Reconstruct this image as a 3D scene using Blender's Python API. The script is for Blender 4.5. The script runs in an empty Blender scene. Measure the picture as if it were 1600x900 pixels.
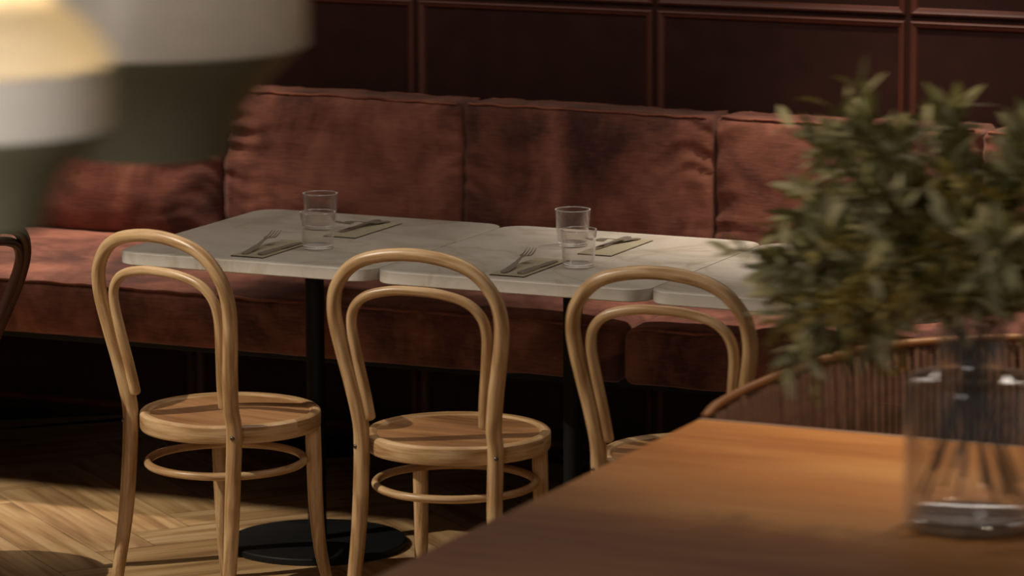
import bpy, bmesh, math, random
from mathutils import Vector, Matrix, noise
random.seed(7)
PI = math.pi
SC = bpy.context.scene
COL = SC.collection

# ---------------------------------------------------------------- camera, world, lights, exposure
F_PX, PITCH, YAW, ROLL = 6375.67, 0.169763, 0.432773, -0.003539
CAM = Vector((4.785741, -8.136062, 2.271259))
fw = Vector((-math.sin(YAW) * math.cos(PITCH), math.cos(YAW) * math.cos(PITCH), -math.sin(PITCH)))
ri = Vector((math.cos(YAW), math.sin(YAW), 0.0))
up = ri.cross(fw)
r_ = ri * math.cos(ROLL) + up * math.sin(ROLL)
u_ = -ri * math.sin(ROLL) + up * math.cos(ROLL)
cd = bpy.data.cameras.new('camera')
cam = bpy.data.objects.new('camera', cd)
COL.objects.link(cam)
cam.matrix_world = Matrix(((r_.x, u_.x, -fw.x, CAM.x), (r_.y, u_.y, -fw.y, CAM.y), (r_.z, u_.z, -fw.z, CAM.z), (0, 0, 0, 1)))
cd.sensor_width = 36
cd.lens = 36 * F_PX / 1600
cd.clip_start = 0.1
cd.clip_end = 60
cd.dof.use_dof = True
cd.dof.focus_distance = 9.25
cd.dof.aperture_fstop = 5.2
cd.dof.aperture_ratio = 0.35
SC.camera = cam

world = bpy.data.worlds.new('world')
SC.world = world
world.use_nodes = True
bg = world.node_tree.nodes['Background']
bg.inputs[0].default_value = (1.0, 0.86, 0.76, 1)
bg.inputs[1].default_value = 0.10

def lamp(name, typ, loc, target, energy, color, **kw):
    d = bpy.data.lights.new(name, typ)
    d.energy = energy
    d.color = color
    for k, v in kw.items():
        setattr(d, k, v)
    o = bpy.data.objects.new(name, d)
    COL.objects.link(o)
    o.location = loc
    if target is not None:
        o.rotation_euler = (Vector(target) - Vector(loc)).to_track_quat('-Z', 'Y').to_euler()
    return o

# beam from a ceiling spot, cut by an unseen bulkhead added to shape it
lamp('beam_spot', 'SPOT', (-1.50, -2.25, 3.25), (0.38, 0.18, 0.20), 540, (1.0, 0.89, 0.75),
     spot_size=math.radians(72), spot_blend=1.0, shadow_soft_size=0.012)
lamp('table_spot', 'SPOT', (0.9, -2.7, 2.9), (2.50, -1.40, 1.42), 74, (1.0, 0.86, 0.68),
     spot_size=math.radians(52), spot_blend=1.0, shadow_soft_size=0.05)  # unseen spot added to brighten the leaves' left side and wooden table
# downlights over the bench
for sx, e in ((-0.90, 210), (1.45, 155), (3.3, 110)):
    lamp('downlight', 'SPOT', (sx, 1.08, 2.37), (sx, 1.02, 0.5), e, (1.0, 0.84, 0.70),
         spot_size=math.radians(62), spot_blend=1.0, shadow_soft_size=0.05)
lamp('downlight', 'SPOT', (2.65, -0.85, 2.37), (2.55, -1.15, 0.7), 78, (1.0, 0.82, 0.62),
     spot_size=math.radians(60), spot_blend=1.0, shadow_soft_size=0.05)  # unseen spot added to brighten the wooden table's far end and settee
lamp('bench_light', 'AREA', (0.9, 0.45, 2.385), (0.9, 0.46, 0), 18, (1.0, 0.88, 0.76),
     shape='RECTANGLE', size=4.5, size_y=0.3)  # soft overhead fill added to lift the cafe tabletops, no fitting modelled
lamp('window_light', 'AREA', (2.75, -6.7, 2.05), (2.3, -4.0, 1.7), 30, (1.0, 0.93, 0.86),
     shape='RECTANGLE', size=1.2, size_y=1.0)  # unseen area fill added to brighten the pendant lamps

SC.view_settings.view_transform = 'Standard'
SC.view_settings.look = 'None'
SC.view_settings.gamma = 1
SC.view_settings.use_curve_mapping = False
SC.view_settings.exposure = 0.0

# ---------------------------------------------------------------- materials
def srgb(r, g, b):
    def f(c):
        c /= 255.0
        return c / 12.92 if c <= 0.04045 else ((c + 0.055) / 1.055) ** 2.4
    return (f(r), f(g), f(b), 1.0)

def new_mat(name):
    m = bpy.data.materials.new(name)
    m.use_nodes = True
    nt = m.node_tree
    b = nt.nodes['Principled BSDF']
    return m, nt, b

def N(nt, typ, **kw):
    n = nt.nodes.new(typ)
    for k, v in kw.items():
        if k.startswith('i_'):
            key = k[2:]
            n.inputs[int(key) if key.isdigit() else key].default_value = v
        else:
            setattr(n, k, v)
    return n

def ramp(nt, src, stops):
    r = nt.nodes.new('ShaderNodeValToRGB')
    el = r.color_ramp.elements
    while len(el) < len(stops):
        el.new(0.5)
    for e, (p, c) in zip(el, stops):
        e.position = p
        e.color = c
    nt.links.new(src, r.inputs[0])
    return r

def coords(nt, kind='UV', scale=(1, 1, 1), rnd=True):
    tc = N(nt, 'ShaderNodeTexCoord')
    mp = N(nt, 'ShaderNodeMapping')
    mp.inputs['Scale'].default_value = scale
    nt.links.new(tc.outputs[kind], mp.inputs['Vector'])
    if rnd:
        oi = N(nt, 'ShaderNodeObjectInfo')
        mu = N(nt, 'ShaderNodeMath', operation='MULTIPLY', i_1=37.0)
        nt.links.new(oi.outputs['Random'], mu.inputs[0])
        cb = N(nt, 'ShaderNodeCombineXYZ')
        for i in range(3):
            nt.links.new(mu.outputs[0], cb.inputs[i])
        nt.links.new(cb.outputs[0], mp.inputs['Location'])
    return mp.outputs[0]

def plain(name, col, rough=0.5, metal=0.0, spec=0.5, bump=0.0, bscale=200, var=0.12):
    m, nt, b = new_mat(name)
    co = coords(nt, 'Object', (1, 1, 1))
    n = N(nt, 'ShaderNodeTexNoise', i_Scale=14.0, i_Detail=4.0)
    nt.links.new(co, n.inputs['Vector'])
    lo = tuple(c * (1 - var) for c in col[:3]) + (1,)
    hi = tuple(min(1, c * (1 + var)) for c in col[:3]) + (1,)
    rp = ramp(nt, n.outputs[0], [(0.3, lo), (0.7, hi)])
    nt.links.new(rp.outputs[0], b.inputs['Base Color'])
    b.inputs['Roughness'].default_value = rough
    b.inputs['Metallic'].default_value = metal
    b.inputs['Specular IOR Level'].default_value = spec
    if bump:
        n2 = N(nt, 'ShaderNodeTexNoise', i_Scale=float(bscale), i_Detail=3.0)
        nt.links.new(co, n2.inputs['Vector'])
        bp = N(nt, 'ShaderNodeBump', i_Strength=bump, i_Distance=0.002)
        nt.links.new(n2.outputs[0], bp.inputs['Height'])
        nt.links.new(bp.outputs[0], b.inputs['Normal'])
    return m

def wood(name, dark, mid, light, lscale=3.0, cscale=45.0, rough=0.45, rings=True, tone=False, bump=0.15, spec=0.4, coat=0.0):
    """grain runs along U; V is across (metres)"""
    m, nt, b = new_mat(name)
    co = coords(nt, 'UV', (lscale, cscale, 1))
    n1 = N(nt, 'ShaderNodeTexNoise', i_Scale=1.0, i_Detail=6.0, i_Roughness=0.6, i_Distortion=0.4)
    nt.links.new(co, n1.inputs['Vector'])
    co2 = coords(nt, 'UV', (lscale * 0.7, cscale * 0.22, 1))
    fac = n1.outputs[0]
    if rings:
        n0 = N(nt, 'ShaderNodeTexNoise', i_Scale=0.55, i_Detail=2.0)
        nt.links.new(co2, n0.inputs['Vector'])
        mu = N(nt, 'ShaderNodeMath', operation='MULTIPLY', i_1=26.0)
        nt.links.new(n0.outputs[0], mu.inputs[0])
        sn = N(nt, 'ShaderNodeMath', operation='SINE')
        nt.links.new(mu.outputs[0], sn.inputs[0])
        ma = N(nt, 'ShaderNodeMath', operation='MULTIPLY_ADD', i_1=0.13, i_2=0.0)
        nt.links.new(sn.outputs[0], ma.inputs[0])
        ad = N(nt, 'ShaderNodeMath', operation='ADD')
        nt.links.new(ma.outputs[0], ad.inputs[0])
        nt.links.new(n1.outputs[0], ad.inputs[1])
        fac = ad.outputs[0]
    rp = ramp(nt, fac, [(0.28, dark), (0.5, mid), (0.72, light)])
    out = rp.outputs[0]
    if tone:
        at = N(nt, 'ShaderNodeAttribute', attribute_name='tone')
        mx = N(nt, 'ShaderNodeMix', data_type='RGBA', blend_type='MULTIPLY')
        mx.inputs[0].default_value = 1.0
        nt.links.new(out, mx.inputs[6])
        nt.links.new(at.outputs['Color'], mx.inputs[7])
        out = mx.outputs[2]
    nt.links.new(out, b.inputs['Base Color'])
    b.inputs['Roughness'].default_value = rough
    b.inputs['Specular IOR Level'].default_value = spec
    b.inputs['Coat Weight'].default_value = coat
    b.inputs['Coat Roughness'].default_value = 0.25
    bp = N(nt, 'ShaderNodeBump', i_Strength=bump, i_Distance=0.001)
    nt.links.new(fac, bp.inputs['Height'])
    nt.links.new(bp.outputs[0], b.inputs['Normal'])
    return m

def suede(name, dark, mid, light, sheen=0.35):
    m, nt, b = new_mat(name)
    co = coords(nt, 'Object', (1, 1, 1))
    n1 = N(nt, 'ShaderNodeTexNoise', i_Scale=4.2, i_Detail=5.0, i_Roughness=0.62, i_Distortion=0.6)
    nt.links.new(co, n1.inputs['Vector'])
    co2 = coords(nt, 'Object', (22, 40, 160))
    n2 = N(nt, 'ShaderNodeTexNoise', i_Scale=1.0, i_Detail=4.0, i_Roughness=0.7)
    nt.links.new(co2, n2.inputs['Vector'])
    ma = N(nt, 'ShaderNodeMath', operation='MULTIPLY_ADD', i_1=0.30, i_2=-0.15)
    nt.links.new(n2.outputs[0], ma.inputs[0])
    ad = N(nt, 'ShaderNodeMath', operation='ADD')
    nt.links.new(n1.outputs[0], ad.inputs[0])
    nt.links.new(ma.outputs[0], ad.inputs[1])
    rp = ramp(nt, ad.outputs[0], [(0.36, dark), (0.50, mid), (0.66, light)])
    n3 = N(nt, 'ShaderNodeTexNoise', i_Scale=2.3, i_Detail=4.0, i_Roughness=0.6, i_Distortion=0.8)
    co3 = coords(nt, 'Object', (1.5, 1, 1.0))
    nt.links.new(co3, n3.inputs['Vector'])
    r3 = ramp(nt, n3.outputs[0], [(0.40, (0.50, 0.46, 0.52, 1)), (0.56, (1, 1, 1, 1))])
    m3 = N(nt, 'ShaderNodeMix', data_type='RGBA', blend_type='MULTIPLY')
    m3.inputs[0].default_value = 1.0
    nt.links.new(rp.outputs[0], m3.inputs[6])
    nt.links.new(r3.outputs[0], m3.inputs[7])
    nt.links.new(m3.outputs[2], b.inputs['Base Color'])
    b.inputs['Roughness'].default_value = 0.85
    b.inputs['Specular IOR Level'].default_value = 0.2
    b.inputs['Sheen Weight'].default_value = sheen
    b.inputs['Sheen Roughness'].default_value = 0.45
    b.inputs['Sheen Tint'].default_value = (1.0, 0.62, 0.48, 1)
    bp = N(nt, 'ShaderNodeBump', i_Strength=0.35, i_Distance=0.002)
    nt.links.new(n2.outputs[0], bp.inputs['Height'])
    nt.links.new(bp.outputs[0], b.inputs['Normal'])
    return m

def stone(name):
    m, nt, b = new_mat(name)
    co = coords(nt, 'Object', (1, 1, 1))
    n1 = N(nt, 'ShaderNodeTexNoise', i_Scale=3.2, i_Detail=7.0, i_Roughness=0.58, i_Distortion=1.2)
    nt.links.new(co, n1.inputs['Vector'])
    rp = ramp(nt, n1.outputs[0], [(0.32, srgb(168, 160, 146)), (0.48, srgb(192, 185, 172)), (0.68, srgb(206, 200, 188))])
    n2 = N(nt, 'ShaderNodeTexNoise', i_Scale=1.6, i_Detail=5.0, i_Distortion=2.5)
    nt.links.new(co, n2.inputs['Vector'])
    rv = ramp(nt, n2.outputs[0], [(0.47, (1, 1, 1, 1)), (0.50, (0.86, 0.82, 0.76, 1)), (0.53, (1, 1, 1, 1))])
    mx = N(nt, 'ShaderNodeMix', data_type='RGBA', blend_type='MULTIPLY')
    mx.inputs[0].default_value = 1.0
    nt.links.new(rp.outputs[0], mx.inputs[6])
    nt.links.new(rv.outputs[0], mx.inputs[7])
    nt.links.new(mx.outputs[2], b.inputs['Base Color'])
    b.inputs['Roughness'].default_value = 0.42
    b.inputs['Specular IOR Level'].default_value = 0.5
    return m

def thin_glass(name, tint=(1, 1, 1, 1), body=0.06, veil=0.02):
    m, nt, b = new_mat(name)
    nt.nodes.remove(b)
    out = nt.nodes['Material Output']
    tr = N(nt, 'ShaderNodeBsdfTransparent')
    tr.inputs[0].default_value = tint
    gl = N(nt, 'ShaderNodeBsdfGlossy')
    gl.inputs['Color'].default_value = (1, 1, 1, 1)
    gl.inputs['Roughness'].default_value = 0.03
    lw = N(nt, 'ShaderNodeLayerWeight', i_Blend=0.5)
    fr = N(nt, 'ShaderNodeMath', operation='POWER', i_1=2.4)
    nt.links.new(lw.outputs['Facing'], fr.inputs[0])
    no = N(nt, 'ShaderNodeTexNoise', i_Scale=6.0)
    rp = ramp(nt, no.outputs[0], [(0.3, (body * .7, body * .7, body * .7, 1)), (0.7, (body, body, body, 1))])
    ad = N(nt, 'ShaderNodeMath', operation='ADD')
    nt.links.new(fr.outputs[0], ad.inputs[0])
    nt.links.new(rp.outputs[0], ad.inputs[1])
    mx = N(nt, 'ShaderNodeMixShader')
    nt.links.new(ad.outputs[0], mx.inputs[0])
    nt.links.new(tr.outputs[0], mx.inputs[1])
    nt.links.new(gl.outputs[0], mx.inputs[2])
    df = N(nt, 'ShaderNodeBsdfDiffuse')
    df.inputs[0].default_value = (0.9, 0.88, 0.86, 1)
    pw = N(nt, 'ShaderNodeMath', operation='POWER', i_1=6.0)
    nt.links.new(lw.outputs['Facing'], pw.inputs[0])
    vm = N(nt, 'ShaderNodeMath', operation='MULTIPLY_ADD', i_1=veil * 22, i_2=veil)  # white diffuse, strongest at glancing edges, stands in for bright reflections
    vm.use_clamp = True
    nt.links.new(pw.outputs[0], vm.inputs[0])
    m2 = N(nt, 'ShaderNodeMixShader')
    nt.links.new(vm.outputs[0], m2.inputs[0])
    nt.links.new(mx.outputs[0], m2.inputs[1])
    nt.links.new(df.outputs[0], m2.inputs[2])
    nt.links.new(m2.outputs[0], out.inputs[0])
    return m

def emissive(name, col, strength):
    m, nt, b = new_mat(name)
    no = N(nt, 'ShaderNodeTexNoise', i_Scale=3.0)
    rp = ramp(nt, no.outputs[0], [(0.3, tuple(c * .95 for c in col[:3]) + (1,)), (0.7, col)])
    nt.links.new(rp.outputs[0], b.inputs['Emission Color'])
    nt.links.new(rp.outputs[0], b.inputs['Base Color'])
    b.inputs['Emission Strength'].default_value = strength
    return m

def leaf_mat(name, top, under):
    m, nt, b = new_mat(name)
    geo = N(nt, 'ShaderNodeNewGeometry')
    at = N(nt, 'ShaderNodeAttribute', attribute_name='tone')
    mx = N(nt, 'ShaderNodeMix', data_type='RGBA')
    nt.links.new(geo.outputs['Backfacing'], mx.inputs[0])
    mx.inputs[6].default_value = top
    mx.inputs[7].default_value = under
    m2 = N(nt, 'ShaderNodeMix', data_type='RGBA', blend_type='MULTIPLY')
    m2.inputs[0].default_value = 1.0
    nt.links.new(mx.outputs[2], m2.inputs[6])
    nt.links.new(at.outputs['Color'], m2.inputs[7])
    nt.links.new(m2.outputs[2], b.inputs['Base Color'])
    b.inputs['Roughness'].default_value = 0.5
    b.inputs['Specular IOR Level'].default_value = 0.35
    return m

M = {}
M['beech'] = wood('bentwood_beech', srgb(150, 114, 74), srgb(180, 145, 102), srgb(202, 170, 128), lscale=9, cscale=150, rough=0.36, rings=True, bump=0.08, spec=0.45)
M['beech_seat'] = wood('seat_veneer', srgb(122, 86, 53), srgb(148, 106, 68), srgb(164, 122, 80), lscale=4, cscale=38, rough=0.45, bump=0.06)
M['dark_bent'] = wood('dark_bentwood', srgb(44, 24, 17), srgb(58, 32, 23), srgb(74, 42, 30), lscale=5, cscale=60, rough=0.4, bump=0.05)
M['oak_floor'] = wood('oak_floor', srgb(138, 106, 70), srgb(172, 138, 96), srgb(190, 160, 118), lscale=2.6, cscale=60, rough=0.42, tone=True, bump=0.12)
M['gap'] = plain('floor_gap', srgb(58, 40, 26), 0.9)
M['oak_table'] = wood('oak_tabletop', srgb(178, 114, 58), srgb(198, 134, 74), srgb(210, 150, 88), lscale=1.6, cscale=11, rough=0.5, bump=0.03, spec=0.2)
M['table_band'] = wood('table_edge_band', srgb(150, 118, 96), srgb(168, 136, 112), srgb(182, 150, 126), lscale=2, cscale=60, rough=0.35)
M['rail_wood'] = wood('rail_wood', srgb(130, 84, 46), srgb(158, 106, 62), srgb(176, 124, 76), lscale=3, cscale=60, rough=0.4)
M['cord'] = wood('paper_cord', srgb(74, 48, 34), srgb(112, 78, 56), srgb(140, 102, 76), lscale=24, cscale=120, rough=0.8, rings=False, bump=0.5)
M['suede'] = suede('rust_suede', srgb(86, 54, 46), srgb(126, 79, 64), srgb(152, 99, 80))
M['piping'] = suede('rust_piping', srgb(110, 66, 50), srgb(146, 90, 70), srgb(164, 104, 82))
M['wall'] = plain('wall_leather', srgb(50, 26, 19), 0.7, spec=0.2, bump=0.1, bscale=60, var=0.15)
M['trim'] = plain('wall_moulding', srgb(86, 46, 34), 0.5, spec=0.4, var=0.1)
M['stone'] = stone('warm_stone')
M['black'] = plain('black_powder_coat', srgb(17, 17, 17), 0.6, spec=0.25, bump=0.1, bscale=400)
M['steel'] = plain('cutlery_steel', srgb(190, 180, 168), 0.42, metal=0.85)
M['bolt'] = plain('bolt_metal', srgb(105, 98, 90), 0.35, metal=1.0)
M['linen'] = plain('linen_napkin', srgb(162, 153, 128), 0.9, bump=0.3, bscale=900, var=0.05)
M['napkin_under'] = plain('napkin_underlay', srgb(62, 48, 34), 0.9)
M['glass'] = thin_glass('tumbler_clear_thin', (0.98, 0.97, 0.96, 1), 0.03, 0.014)
M['glass_rim'] = thin_glass('tumbler_rim_glass', (0.98, 0.97, 0.96, 1), 0.2, 0.10)
M['vase'] = thin_glass('vase_glass', (0.94, 0.94, 0.94, 1), 0.04, 0.03)
M['vase_base'] = thin_glass('vase_base_glass', (0.62, 0.62, 0.56, 1), 0.12)
M['ceiling'] = plain('ceiling_paint', srgb(120, 100, 88), 0.9)
M['shade_white'] = plain('white_enamel', srgb(206, 198, 196), 0.5, spec=0.4, var=0.02)
M['shade_green'] = plain('sage_enamel', srgb(118, 118, 96), 0.45, spec=0.4, var=0.04)
om, ont, ob = new_mat('opal_glass')
ot = N(ont, 'ShaderNodeBsdfTranslucent')
ono = N(ont, 'ShaderNodeTexNoise', i_Scale=4.0)
orp = ramp(ont, ono.outputs[0], [(0.3, (0.88, 0.84, 0.78, 1)), (0.7, (0.92, 0.88, 0.82, 1))])
ont.links.new(orp.outputs[0], ot.inputs[0])
ont.links.new(orp.outputs[0], ob.inputs['Base Color'])
ob.inputs['Roughness'].default_value = 0.35
omx = N(ont, 'ShaderNodeMixShader')
omx.inputs[0].default_value = 0.56
ont.links.new(ob.outputs[0], omx.inputs[1])
ont.links.new(ot.outputs[0], omx.inputs[2])
ont.links.new(omx.outputs[0], ont.nodes['Material Output'].inputs[0])
M['opal'] = om
ob2 = om.copy()
ob2.name = 'opal_band'
for nd in ob2.node_tree.nodes:
    if nd.type == 'MIX_SHADER':
        nd.inputs[0].default_value = 0.12
M['opal_band'] = ob2
M['bulb'] = emissive('warm_bulb', (1.0, 0.76, 0.42, 1), 95.0)
M['cable'] = plain('cable', srgb(40, 36, 34), 0.7)
M['stem'] = plain('stem_bark', srgb(70, 62, 40), 0.8)
M['leaf_olive'] = leaf_mat('olive_leaf', srgb(150, 148, 92), srgb(214, 208, 164))
M['leaf_filler'] = leaf_mat('filler_leaf', srgb(176, 156, 76), srgb(190, 174, 110))

# ---------------------------------------------------------------- mesh helpers
def finish(name, bm, mats, parent=None, smooth=True, auto=None):
    me = bpy.data.meshes.new(name)
    bm.to_mesh(me)
    bm.free()
    if not isinstance(mats, (list, tuple)):
        mats = [mats]
    for m in mats:
        me.materials.append(m)
    if smooth:
        for p in me.polygons:
            p.use_smooth = True
    if auto:
        me.set_sharp_from_angle(angle=math.radians(auto))
    o = bpy.data.objects.new(name, me)
    COL.objects.link(o)
    if parent is not None:
        o.parent = parent
    return o

def tag(o, label=None, cat=None, group=None, kind=None):
    if label: o['label'] = label
    if cat: o['category'] = cat
    if group: o['group'] = group
    if kind: o['kind'] = kind
    return o

def empty(name, loc, rz=0.0):
    e = bpy.data.objects.new(name, None)
    COL.objects.link(e)
    e.location = loc
    e.rotation_euler = (0, 0, rz)
    e.empty_display_size = 0.05
    return e

def catmull(pts, n=8, closed=False):
    pts = [Vector(p) for p in pts]
    out = []
    L = len(pts)
    rng = range(L) if closed else range(L - 1)
    for i in rng:
        if closed:
            p0, p1, p2, p3 = pts[(i - 1) % L], pts[i], pts[(i + 1) % L], pts[(i + 2) % L]
        else:
            p1, p2 = pts[i], pts[i + 1]
            p0 = pts[i - 1] if i > 0 else p1 * 2 - p2
            p3 = pts[i + 2] if i + 2 < L else p2 * 2 - p1
        for k in range(n):
            t = k / n
            out.append(0.5 * ((2 * p1) + (-p0 + p2) * t + (2 * p0 - 5 * p1 + 4 * p2 - p3) * t * t + (-p0 + 3 * p1 - 3 * p2 + p3) * t ** 3))
    if not closed:
        out.append(pts[-1])
    return out

def tube(bm, pts4, segs=14, closed=False, mat=0):
    """pts4: list of (x,y,z,r) vectors already dense"""
    uv = bm.loops.layers.uv.verify()
    P = [Vector(p[:3]) for p in pts4]
    R = [p[3] for p in pts4]
    n = len(P)
    rings = []
    nrm = None
    dist = [0.0]
    for i in range(1, n):
        dist.append(dist[-1] + (P[i] - P[i - 1]).length)
    for i in range(n):
        if closed:
            t = (P[(i + 1) % n] - P[(i - 1) % n]).normalized()
        else:
            t = (P[min(i + 1, n - 1)] - P[max(i - 1, 0)]).normalized()
        if nrm is None:
            a = Vector((0, 0, 1)) if abs(t.z) < 0.9 else Vector((1, 0, 0))
            nrm = t.cross(a).normalized()
        nrm = (nrm - t * nrm.dot(t)).normalized()
        bi = t.cross(nrm)
        rings.append([bm.verts.new(P[i] + (nrm * math.cos(2 * PI * k / segs) + bi * math.sin(2 * PI * k / segs)) * R[i]) for k in range(segs)])
    m = n if closed else n - 1
    for i in range(m):
        a, b = rings[i], rings[(i + 1) % n]
        off = 0
        if closed and i == n - 1:
            best = min(range(segs), key=lambda s: (a[0].co - b[s].co).length)
            off = best
        d0 = dist[i]
        d1 = dist[i + 1] if i + 1 < n else dist[i] + (P[0] - P[i]).length
        for k in range(segs):
            k2 = (k + 1) % segs
            f = bm.faces.new((a[k], a[k2], b[(k2 + off) % segs], b[(k + off) % segs]))
            f.material_index = mat
            r = R[i]
            vs = [(d0, 2 * PI * r * k / segs), (d0, 2 * PI * r * (k + 1) / segs), (d1, 2 * PI * r * (k + 1) / segs), (d1, 2 * PI * r * k / segs)]
            for l, q in zip(f.loops, vs):
                l[uv].uv = q
    if not closed:
        for ring, rev in ((rings[0], True), (rings[-1], False)):
            f = bm.faces.new(list(reversed(ring)) if rev else ring)
            f.material_index = mat
            for l in f.loops:
                l[uv].uv = (l.vert.co.x, l.vert.co.y)
    bm.normal_update()

def spline_tube(bm, pts4, n=8, segs=14, closed=False, round_ends=True, mat=0):
    V4 = catmull4(pts4, n, closed)
    if round_ends and not closed:
        for end in (0, -1):
            a = Vector(V4[end][:3]); b = Vector(V4[1 if end == 0 else -2][:3])
            d = (a - b).normalized(); r = V4[end][3]
            ex = []
            for s in (0.5, 0.85, 1.0):
                q = a + d * r * s * 0.6
                ex.append((q.x, q.y, q.z, max(r * math.sqrt(max(0, 1 - s * s)), r * 0.12)))
            if end == 0:
                V4 = list(reversed(ex)) + V4
            else:
                V4 = V4 + ex
    tube(bm, V4, segs, closed, mat)

def catmull4(pts4, n, closed=False):
    P = catmull([p[:3] for p in pts4], n, closed)
    Rr = catmull([(p[3], 0, 0) for p in pts4], n, closed)
    return [(a.x, a.y, a.z, b.x) for a, b in zip(P, Rr)]

def lathe(bm, prof, segs=48, mat=0, uvmode='ring', cap=True, cx=0, cy=0):
    uv = bm.loops.layers.uv.verify()
    rings = []
    for (r, z) in prof:
        if r < 1e-6:
            rings.append([bm.verts.new((cx, cy, z))])
        else:
            rings.append([bm.verts.new((cx + r * math.cos(2 * PI * k / segs), cy + r * math.sin(2 * PI * k / segs), z)) for k in range(segs)])
    for i in range(len(prof) - 1):
        a, b = rings[i], rings[i + 1]
        for k in range(segs):
            k2 = (k + 1) % segs
            if len(a) == 1 and len(b) == 1:
                continue
            if len(a) == 1:
                f = bm.faces.new((a[0], b[k2], b[k]))
            elif len(b) == 1:
                f = bm.faces.new((a[k], a[k2], b[0]))
            else:
                f = bm.faces.new((a[k], a[k2], b[k2], b[k]))
            f.material_index = mat
            for l in f.loops:
                c = l.vert.co
                if uvmode == 'flat':
                    l[uv].uv = (c.x, c.y)
                else:
                    th = math.atan2(c.y - cy, c.x - cx)
                    kk = k + (1 if (l.vert in (b[k2 % len(b)], a[k2 % len(a)]) and len(a) > 1 and len(b) > 1) else 0)
                    l[uv].uv = (2 * PI * kk / segs * 0.2, c.z + math.hypot(c.x - cx, c.y - cy))
    bmesh.ops.recalc_face_normals(bm, faces=bm.faces)

def box(bm, x0, x1, y0, y1, z0, z1, bev=0.0, mat=0, uvs='xy'):
    uv = bm.loops.layers.uv.verify()
    r = bmesh.ops.create_cube(bm, size=1.0)
    vs = r['verts']
    for v in vs:
        v.co = Vector(((x0 + x1) / 2 + v.co.x * (x1 - x0), (y0 + y1) / 2 + v.co.y * (y1 - y0), (z0 + z1) / 2 + v.co.z * (z1 - z0)))
    fs = list({f for v in vs for f in v.link_faces})
    if bev:
        es = list({e for v in vs for e in v.link_edges})
        rr = bmesh.ops.bevel(bm, geom=es, offset=bev, segments=2, affect='EDGES', profile=0.6)
        fs = list({f for f in rr['faces']} | {f for v in rr['verts'] for f in v.link_faces})
    for f in fs:
        f.material_index = mat
        n = f.normal
        for l in f.loops:
            c = l.vert.co
            if abs(n.z) > 0.7: q = (c.x, c.y)
            elif abs(n.y) > 0.7: q = (c.x, c.z)
            else: q = (c.y, c.z)
            if uvs == 'yx' and abs(n.z) > 0.7: q = (c.y, c.x)
            if uvs == 'z': q = (c.z, c.x + c.y)
            l[uv].uv = q

def rounded_slab(bm, x0, x1, y0, y1, z0, z1, rad, mat=0, bev=0.002):
    pts = []
    for (cx, cy, a0) in ((x1 - rad, y1 - rad, 0), (x0 + rad, y1 - rad, 90), (x0 + rad, y0 + rad, 180), (x1 - rad, y0 + rad, 270)):
        for k in range(9):
            a = math.radians(a0 + k * 90 / 8)
            pts.append((cx + rad * math.cos(a), cy + rad * math.sin(a)))
    cxm, cym = (x0 + x1) / 2, (y0 + y1) / 2
    def ring(off, z):
        out = []
        for (x, y) in pts:
            d = Vector((x - cxm, y - cym)); L = d.length
            d = d * ((L - off) / L)
            out.append(bm.verts.new((cxm + d.x, cym + d.y, z)))
        return out
    rs = [ring(bev, z0), ring(0, z0 + bev), ring(0, z1 - bev), ring(bev * 0.3, z1 - bev * 0.3), ring(bev, z1)]
    n = len(pts)
    for a, b in zip(rs[:-1], rs[1:]):
        for k in range(n):
            f = bm.faces.new((a[k], a[(k + 1) % n], b[(k + 1) % n], b[k]))
            f.material_index = mat
    bm.faces.new(rs[-1]).material_index = mat
    bm.faces.new(list(reversed(rs[0]))).material_index = mat
    uv = bm.loops.layers.uv.verify()
    for f in bm.faces:
        for l in f.loops:
            c = l.vert.co
            l[uv].uv = (c.x, c.y) if abs(f.normal.z) > 0.5 else (c.x + c.y, c.z)

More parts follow.
